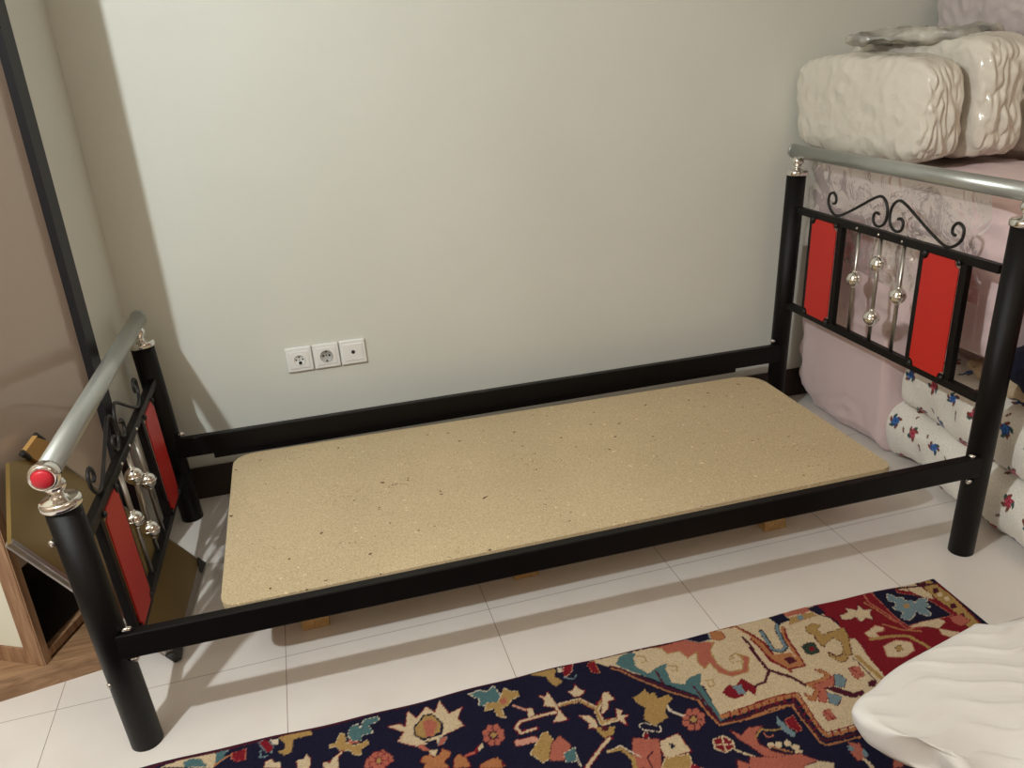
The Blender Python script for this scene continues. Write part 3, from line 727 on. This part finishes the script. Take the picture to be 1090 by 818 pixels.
(8,-1,0,[1333,-489,1342,-496,1335,-506,1329,-500]),
(8,-1,0,[1356,-505,1357,-522,1347,-527,1348,-515]),
(1,-2,7,[1344,-530,1346,-550]),
(5,6,2,[1398,-544,1414,-546,1400,-569,1381,-563]),
(6,-2,9,[1421,-503,1425,-546]),
(7,-2,5,[1419,-502,1422,-545]),
(4,6,3,[1449,-522,1473,-530,1497,-554,1506,-605,1434,-580]),
(1,6,2,[1463,-532,1484,-549,1484,-569,1461,-566]),
(5,6,2,[1103,-345,1094,-349,1088,-344,1091,-334,1100,-329,1105,-335]),
(5,6,2,[1083,-358,1076,-355,1077,-346,1084,-339,1092,-342,1091,-352]),
(5,6,2,[1065,-354,1064,-346,1070,-337,1078,-337,1080,-346,1073,-355]),
(5,6,2,[1059,-335,1063,-326,1072,-323,1076,-331,1071,-340,1063,-343]),
(5,6,2,[1067,-312,1076,-307,1082,-312,1079,-323,1070,-327,1065,-322]),
(5,6,2,[1087,-297,1094,-301,1094,-311,1086,-318,1078,-315,1079,-305]),
(5,6,2,[1105,-301,1107,-311,1100,-319,1092,-319,1090,-310,1097,-301]),
(5,6,2,[1112,-321,1107,-331,1098,-333,1094,-326,1099,-316,1108,-314]),
(4,6,2,[1091,-331,1085,-337,1079,-335,1078,-327,1084,-320,1091,-321]),
(10,-2,5,[1049,-273,1052,-295,1071,-313]),
(4,-1,0,[1008,-225,1025,-216,1029,-232,1040,-231,1040,-250,1065,-247,1070,-261,1051,-274,1039,-293,1040,-307,1003,-321,991,-294,1005,-267,993,-244,992,-229]),
(0,10,3,[976,-307,989,-307,1014,-327,1010,-337,980,-322]),
(2,10,2,[977,-330,985,-333,978,-352,970,-347]),
(1,2,3,[996,-362,1040,-354,1044,-404,992,-402]),
(0,-1,0,[1013,-372,1021,-373,1022,-384,1013,-386]),
(5,6,3,[951,-336,999,-355,976,-425,924,-407]),
(4,1,3,[992,-404,1038,-410,1032,-444,976,-425]),
(6,-2,3,[976,-380,959,-391,960,-419]),
(2,9,2,[1034,-433,1048,-450,1025,-444]),
(4,-2,9,[895,-356,921,-356,933,-385,929,-412]),
(10,-2,3,[890,-358,921,-348,940,-375,948,-386]),
(2,-2,13,[839,-205,884,-204,907,-236,908,-282,930,-277]),
(2,-2,12,[910,-237,933,-212]),
(1,-2,11,[839,-205,884,-204,907,-236,908,-282,940,-278]),
(1,-2,9,[909,-241,933,-216]),
(6,-2,7,[841,-208,883,-205,906,-238,907,-282]),
(4,-2,5,[841,-208,883,-205,906,-238,907,-282]),
(4,-2,5,[910,-239,925,-219]),
(4,-2,4,[909,-278,940,-278]),
(1,2,3,[807,-162,818,-171,826,-159,832,-195,836,-225,844,-251,813,-247,828,-231,828,-208,808,-194,815,-180]),
(1,2,3,[869,-172,880,-173,888,-158,894,-173,903,-181,891,-192,877,-192]),
(1,2,3,[937,-198,948,-197,950,-213,955,-222,939,-223,932,-245,914,-257,924,-232]),
(1,2,3,[947,-250,957,-258,950,-270,965,-275,953,-280,953,-298,944,-286,942,-272]),
(1,2,3,[869,-248,888,-253,896,-269,895,-291,877,-287,884,-274]),
(4,-1,0,[892,-290,930,-295,920,-313,900,-324,891,-303]),
(6,-1,0,[905,-288,917,-294,910,-305,900,-300]),
(2,-2,11,[909,-322,884,-343,842,-382]),
(1,-2,7,[907,-324,882,-345,842,-382]),
(2,-2,11,[827,-222,791,-219,751,-220,738,-232,743,-251,776,-250]),
(1,-2,6,[827,-222,791,-219,751,-220,738,-232,743,-251,776,-250]),
(1,2,2,[772,-188,783,-192,781,-215,769,-215]),
(9,-2,5,[747,-170,768,-192]),
(3,10,3,[665,-106,688,-103,701,-113,719,-100,728,-129,719,-153,697,-150,679,-149,683,-129]),
(4,1,2,[727,-139,740,-113,750,-127,766,-133,766,-147,748,-151,737,-167,720,-170,723,-199,709,-190,707,-166,687,-168,695,-147,718,-150]),
(5,-1,0,[720,-146,736,-142,736,-157,726,-160]),
(5,6,2,[709,-255,702,-260,696,-255,696,-245,703,-240,709,-245]),
(5,6,2,[694,-269,687,-266,686,-257,691,-250,698,-253,700,-262]),
(5,6,2,[677,-265,674,-257,678,-248,685,-248,688,-257,684,-266]),
(5,6,2,[667,-246,670,-237,677,-234,682,-242,679,-251,672,-254]),
(5,6,2,[670,-223,677,-218,683,-223,683,-234,676,-238,670,-233]),
(5,6,2,[685,-209,692,-212,694,-222,688,-229,681,-226,679,-216]),
(5,6,2,[703,-212,706,-222,702,-230,694,-230,691,-221,695,-212]),
(5,6,2,[712,-232,710,-242,702,-244,697,-237,700,-227,707,-225]),
(4,6,2,[696,-241,691,-248,685,-246,683,-238,687,-231,693,-232]),
(9,2,2,[726,-267,768,-269,776,-285,726,-282]),
(4,1,2,[775,-280,785,-266,794,-267,800,-293,782,-333,767,-340,748,-309]),
(5,6,2,[784,-325,795,-300,815,-285,830,-320,805,-349,780,-340]),
(3,10,2,[810,-334,835,-326,831,-358,809,-357]),
(10,-2,3,[831,-354,832,-374]),
(4,-1,0,[798,-90,817,-86,853,-86,863,-98,854,-118,866,-138,848,-149,839,-133,835,-111]),
(10,-1,0,[867,-93,877,-94,874,-109,864,-108]),
(2,9,2,[885,-87,904,-88,895,-112,876,-128,875,-112]),
(8,-2,3,[873,-127,890,-139,901,-127]),
(2,7,2,[934,-99,952,-94,951,-134,936,-129]),
(7,2,2,[670,-302,684,-299,694,-325,662,-314]),
(1,2,3,[487,-139,509,-139,522,-151,531,-107,546,-134,571,-108,586,-132,600,-102,613,-147,643,-139,627,-168,637,-192,593,-201,580,-216,549,-210,535,-210,502,-186,517,-164]),
(0,-1,0,[537,-156,561,-129,579,-130,598,-168,592,-196,551,-201,536,-181]),
(4,-1,0,[541,-158,562,-134,578,-136,593,-168,587,-191,553,-194,539,-180]),
(5,7,2,[558,-148,573,-146,585,-163,573,-194,559,-191]),
(0,-1,0,[554,-204,578,-208,574,-221,559,-218]),
(5,-1,0,[537,-208,549,-210,563,-234,547,-227]),
(5,8,2,[585,-205,599,-208,589,-224,578,-225]),
(1,-1,0,[560,-230,577,-236,568,-249,560,-242]),
(7,2,2,[545,-242,559,-242,564,-253,578,-248,584,-236,599,-251,593,-263,582,-268,589,-289,541,-272,549,-261,538,-253]),
(7,2,2,[602,-271,614,-263,625,-278,630,-303,598,-292]),
(2,-2,9,[660,-258,643,-271,626,-272]),
(5,-2,5,[643,-271,626,-272]),
(1,-1,0,[653,-260,663,-252,664,-262,654,-272]),
(7,2,2,[650,-305,676,-298,690,-310,687,-327,645,-313]),
(3,10,2,[412,-112,426,-110,432,-125,441,-102,469,-104,470,-117,447,-120,455,-145,434,-145,430,-159,413,-153,405,-135]),
(4,1,2,[366,-149,382,-147,390,-123,400,-133,399,-153,418,-169,443,-163,444,-176,428,-182,427,-196,415,-194,408,-177,388,-171,381,-156,368,-156]),
(5,-1,0,[404,-147,429,-163,409,-161]),
(2,-2,10,[391,-176,373,-191,359,-205]),
(1,-2,5,[389,-178,373,-191,359,-207]),
(5,6,2,[436,-213,450,-204,471,-199,486,-221,488,-236,474,-238,460,-244,431,-234]),
(5,2,2,[478,-240,472,-244,467,-240,466,-231,471,-227,477,-231]),
(5,2,2,[467,-252,461,-250,458,-241,462,-235,469,-238,471,-246]),
(5,2,2,[452,-249,448,-241,451,-234,457,-234,461,-242,458,-249]),
(5,2,2,[442,-232,443,-224,449,-222,454,-228,453,-237,447,-239]),
(5,2,2,[442,-212,447,-208,453,-212,454,-221,449,-225,443,-221]),
(5,2,2,[453,-199,459,-202,462,-211,458,-217,451,-214,449,-206]),
(5,2,2,[468,-203,472,-211,469,-218,463,-218,459,-210,462,-202]),
(5,2,2,[478,-220,477,-228,471,-230,466,-224,467,-215,473,-213]),
(4,6,2,[465,-228,462,-233,457,-232,454,-225,457,-219,462,-219]),
(1,-1,0,[85,-96,134,-97,165,-105,141,-139,40,-104]),
(3,-1,0,[83,-105,98,-101,119,-108,131,-131,87,-120]),
(8,-2,4,[151,-100,168,-101]),
(3,-1,0,[147,-94,164,-95,163,-123,144,-130]),
(2,5,2,[178,-110,203,-109,203,-137,187,-138,177,-124]),
(7,-2,4,[144,-135,159,-122,175,-113]),
(2,8,2,[228,-98,242,-96,257,-118,254,-136,243,-130]),
(8,-2,3,[232,-124,233,-143,250,-144]),
(10,-1,0,[249,-98,266,-101,268,-117,256,-115]),
(4,-1,0,[267,-97,304,-95,331,-94,335,-108,297,-112,293,-145,280,-152,266,-138,280,-135,279,-116]),
(1,2,2,[243,-158,253,-154,260,-166,270,-167,273,-184,240,-173]),
(1,2,2,[303,-172,316,-172,323,-162,330,-176,326,-202,306,-196]),
(1,2,2,[354,-190,366,-198,373,-187,383,-185,381,-222,355,-213]),
(6,-2,7,[3,-96,330,-92,711,-89,971,-88,1106,-93,1514,-64,1665,-84,1846,-110])]

# ------------------------------------------------------------ rug
PAL=[(.010,.009,.028),(.62,.48,.31),(.20,.010,.018),(.075,.155,.165),(.40,.245,.085),(.43,.125,.085),(.075,.010,.022),(.42,.17,.07),(.17,.24,.27),(.62,.30,.22),(.66,.55,.42),(.03,.05,.035)]
PAL=np.array(PAL)
st=.0027; x0,x1,y0,y1=-.35,1.846,-1.15,-.083
xs=np.arange(x0,x1,st); ys=np.arange(y0,y1,st); nu,nv=len(xs),len(ys)
XX,YY=np.meshgrid(xs,ys,indexing='ij'); GX=XX*1000; GY=YY*1000
# slight knot-like irregularity of the drawing
rs=np.random.RandomState(3); GX=GX+rs.uniform(-.9,.9,GX.shape); GY=GY+rs.uniform(-.9,.9,GY.shape)
IDX=np.zeros(GX.shape,dtype=np.int32)
def win(P,pad):
    i0=max(int(((P[:,0].min()-pad)/1000-x0)/st),0); i1=min(int(((P[:,0].max()+pad)/1000-x0)/st)+2,nu)
    j0=max(int(((P[:,1].min()-pad)/1000-y0)/st),0); j1=min(int(((P[:,1].max()+pad)/1000-y0)/st)+2,nv)
    return slice(i0,max(i1,i0)),slice(j0,max(j1,j0))
def smooth_poly(P,it=1):
    for _ in range(it):
        Q=np.roll(P,-1,0); P=np.stack([P*.8+Q*.2,P*.2+Q*.8],1).reshape(-1,2)
    return P
def seg_mask(P,closed,w):
    sl=win(P,w+3); gx,gy=GX[sl],GY[sl]; best=np.full(gx.shape,1e9)
    n=len(P)
    for i in range(n if closed else n-1):
        a=P[i];b=P[(i+1)%n];d=b-a;q=d@d+1e-9
        t=np.clip(((gx-a[0])*d[0]+(gy-a[1])*d[1])/q,0,1)
        best=np.minimum(best,np.hypot(gx-a[0]-t*d[0],gy-a[1]-t*d[1]))
    return sl,best<w
def fill_mask(P):
    sl=win(P,3); gx,gy=GX[sl],GY[sl]; ins=np.zeros(gx.shape,bool); n=len(P)
    for i in range(n):
        a=P[i];b=P[(i+1)%n]
        if a[1]==b[1]: continue
        c=((a[1]>gy)!=(b[1]>gy))&(gx<(b[0]-a[0])*(gy-a[1])/(b[1]-a[1])+a[0]); ins^=c
    return sl,ins
def draw(items,off=(0,0),mir=None):
    for c,oc,w,pts in items:
        P=np.array(pts,float).reshape(-1,2)
        if mir is not None: P[:,1]=2*mir-P[:,1]
        P=P+np.array(off)
        if oc==-2:
            sl,m=seg_mask(P,False,w/2); IDX[sl][m]=c
        else:
            big=len(P)<9 and (np.ptp(P[:,0])>250)
            
            if oc>=0:
                sl,m=seg_mask(P,True,w*.7); IDX[sl][m]=oc
            sl,m=fill_mask(P); IDX[sl][m]=c
draw(RUG,(0,0),-560.)      # the part below the picture repeats the design mirrored
keep=YY>-.60; low=IDX.copy(); IDX[keep]=0
draw(RUG)
IDX[~keep & (IDX==0)]=low[~keep & (IDX==0)]
col=PAL[IDX]; col=col*(1+rs.uniform(-.12,.12,IDX.shape+(1,)))
# abrash: uneven dye
Z=np.full(XX.shape,.0105)+rs.uniform(-.0006,.0006,XX.shape)
edge=np.minimum(np.minimum(XX-x0,x1-.0027-XX),np.minimum(YY-y0,y1-YY)); Z=np.where(edge<.006,.004+np.clip(edge,0,1)*1.0,Z)
Yw=YY+.0035*np.sin(XX*9+.6)+.0015*np.sin(XX*31)
Xw=XX+np.where(XX>1.5,(XX-1.5)*.04*(YY+.3)*1.2,0)
P=np.stack([Xw,Yw,Z],-1).reshape(-1,3)
me=grid_mesh('persian_rug',P,nu,nv); paint(me,col.reshape(-1,3))
tag(obj('patterned_rug',me,'rug',None,True),'navy, cream and red patterned wool rug lying on the tiles in front of the bed','rug')

# ------------------------------------------------------------ white quilted pad, corner reaching in at the lower right
ZP=.235
edge_pts=[(2.6,-.80),(2.1,-.63),(1.80,-.535)]+[(1.689, -0.508), (1.659, -0.501), (1.617, -0.498), (1.592, -0.487), (1.582, -0.489), (1.517, -0.505), (1.456, -0.52), (1.395, -0.535), (1.351, -0.551), (1.315, -0.569), (1.275, -0.583), (1.251, -0.601), (1.247, -0.614), (1.247, -0.636), (1.259, -0.659), (1.275, -0.678), (1.31, -0.699), (1.33, -0.71), (1.341, -0.733), (1.348, -0.759)]+[(1.40,-1.0),(1.52,-1.4)]
E0=[Vector((p.x,p.y)) for p in spline([(a,b,0) for a,b in edge_pts],12)]
E_=[E0[0]]; acc=0.
for a_,b_ in zip(E0,E0[1:]):
    L_=(b_-a_).length; n_=max(1,int(L_/.006))
    if L_<.004 and (b_-E_[-1]).length<.004: continue
    E_+= [a_.lerp(b_,(k+1)/n_) for k in range(n_)]
cen=Vector((2.15,-1.35)); nr=230; rows=[]
seams=[]
m,N,L,B=new_mat('white_quilted_cotton'); M['quilt']=m
B.inputs['Base Color'].default_value=(.70,.67,.64,1); B.inputs['Roughness'].default_value=.8; B.inputs['Sheen Weight'].default_value=.2
tc=N.new('ShaderNodeTexCoord'); n=N.new('ShaderNodeTexNoise'); n.inputs['Scale'].default_value=500; L.new(tc.outputs['Object'],n.inputs['Vector'])
b=N.new('ShaderNodeBump'); b.inputs['Strength'].default_value=.15; b.inputs['Distance'].default_value=.002; L.new(n.outputs['Fac'],b.inputs['Height']); L.new(b.outputs[0],B.inputs['Normal'])
bm=bmesh.new()
for k,p in enumerate(E_):
    row=[]
    d=(cen-p); 
    # underside return, then rim, then top
    for j in range(nr):
        t=j/(nr-1)
        s=t**1.5
        q=p+d*s
        dist=(q-p).length
        th=.034
        if dist<th: z=ZP-th*.55+th*.55*math.sqrt(max(0,1-(1-dist/th)**2))
        else: z=ZP
        # quilting: wavy lines that run roughly along x
        a=(q.y*.96+q.x*.24)+.014*math.sin(q.x*21)+.006*math.sin(q.x*47+2)
        ph=(a/.046)%1.0
        broken=.5+.5*math.tanh(6*(noise.noise(Vector((q.x*7,q.y*7,3)))+.30))
        ridge=math.exp(-((ph-.5)/.085)**2)*broken
        puff=(1-abs(2*ph-1))
        w=min(1,dist/.05)
        z+=w*(.0055*ridge-.005*(1-puff)*.6)+.006*w*noise.noise(Vector((q.x*5,q.y*5,0)))
        # the sagging fold near the lower rim
        f=math.exp(-(((q.x-1.42)/.10)**2+((q.y+.80)/.09)**2)); z-=.055*f
        # the far side rises a little
        row.append(bm.verts.new((q.x,q.y,z)))
    under=[]
    for j,(o_,dz) in enumerate(((.004,-.018),(.014,-.034),(.035,-.045),(.09,-.048),(.25,-.05),(.6,-.055))):
        q=p+d.normalized()*o_; zz=row[0].co.z+dz
        under.append(bm.verts.new((q.x,q.y,zz)))
    rows.append(under[::-1]+row)
for A,B2 in zip(rows,rows[1:]):
    for i in range(len(A)-1): bm.faces.new((A[i],A[i+1],B2[i+1],B2[i]))
tag(obj('quilted_pad',bm,'quilt',None,True),'white quilted mattress pad with a rounded corner overhanging the rug, lower right','mattress pad')
bm=soft_box((2.17,-1.30,.085),(1.15,1.1,.14),.25,8.,30,.004,4.,.002,10.)
for v in bm.verts: v.co.z=max(v.co.z,.014)
tag(obj('folded_mattress',bm,'duvet',None,True),'low folded mattress under the white quilted pad','mattress')

# ------------------------------------------------------------ light
def lamp(name,loc,kind,e,col,size,rot=(0,0,0),size_y=None):
    l=bpy.data.lights.new(name,kind); l.energy=e; l.color=col
    if kind=='AREA':
        l.size=size
        if size_y: l.shape='RECTANGLE'; l.size_y=size_y
    else: l.shadow_soft_size=size
    o=bpy.data.objects.new(name,l); C.objects.link(o); o.location=loc; o.rotation_euler=rot; return o
lamp('ceiling_lamp_light',(-.54,-.95,2.2),'POINT',134,(.90,.985,1.),.035)
lamp('warm_room_light',(1.9,-1.9,2.6),'AREA',15,(1.,.85,.69),1.2)
w=bpy.data.worlds.new('World'); S.world=w; w.use_nodes=True
w.node_tree.nodes['Background'].inputs[0].default_value=(1.,.82,.64,1); w.node_tree.nodes['Background'].inputs[1].default_value=.3

# ------------------------------------------------------------ camera
cam=bpy.data.cameras.new('camera'); co=bpy.data.objects.new('camera',cam); C.objects.link(co)
R=Matrix((([[0.960881, 0.15264, -0.231105], [-0.270462, 0.337407, -0.901669], [-0.059655, 0.928901, 0.365491]])))
co.matrix_world=Matrix.Translation((0.50411, -1.57964, 1.29972))@R.to_4x4()
cam.sensor_fit='HORIZONTAL'; cam.sensor_width=36; cam.lens=30.0076; cam.shift_x=-0.03423; cam.shift_y=-0.00297; cam.clip_start=.05
S.camera=co
S.view_settings.view_transform='Standard'; S.view_settings.look='None'; S.view_settings.gamma=1; S.view_settings.use_curve_mapping=False
S.view_settings.exposure=0.0
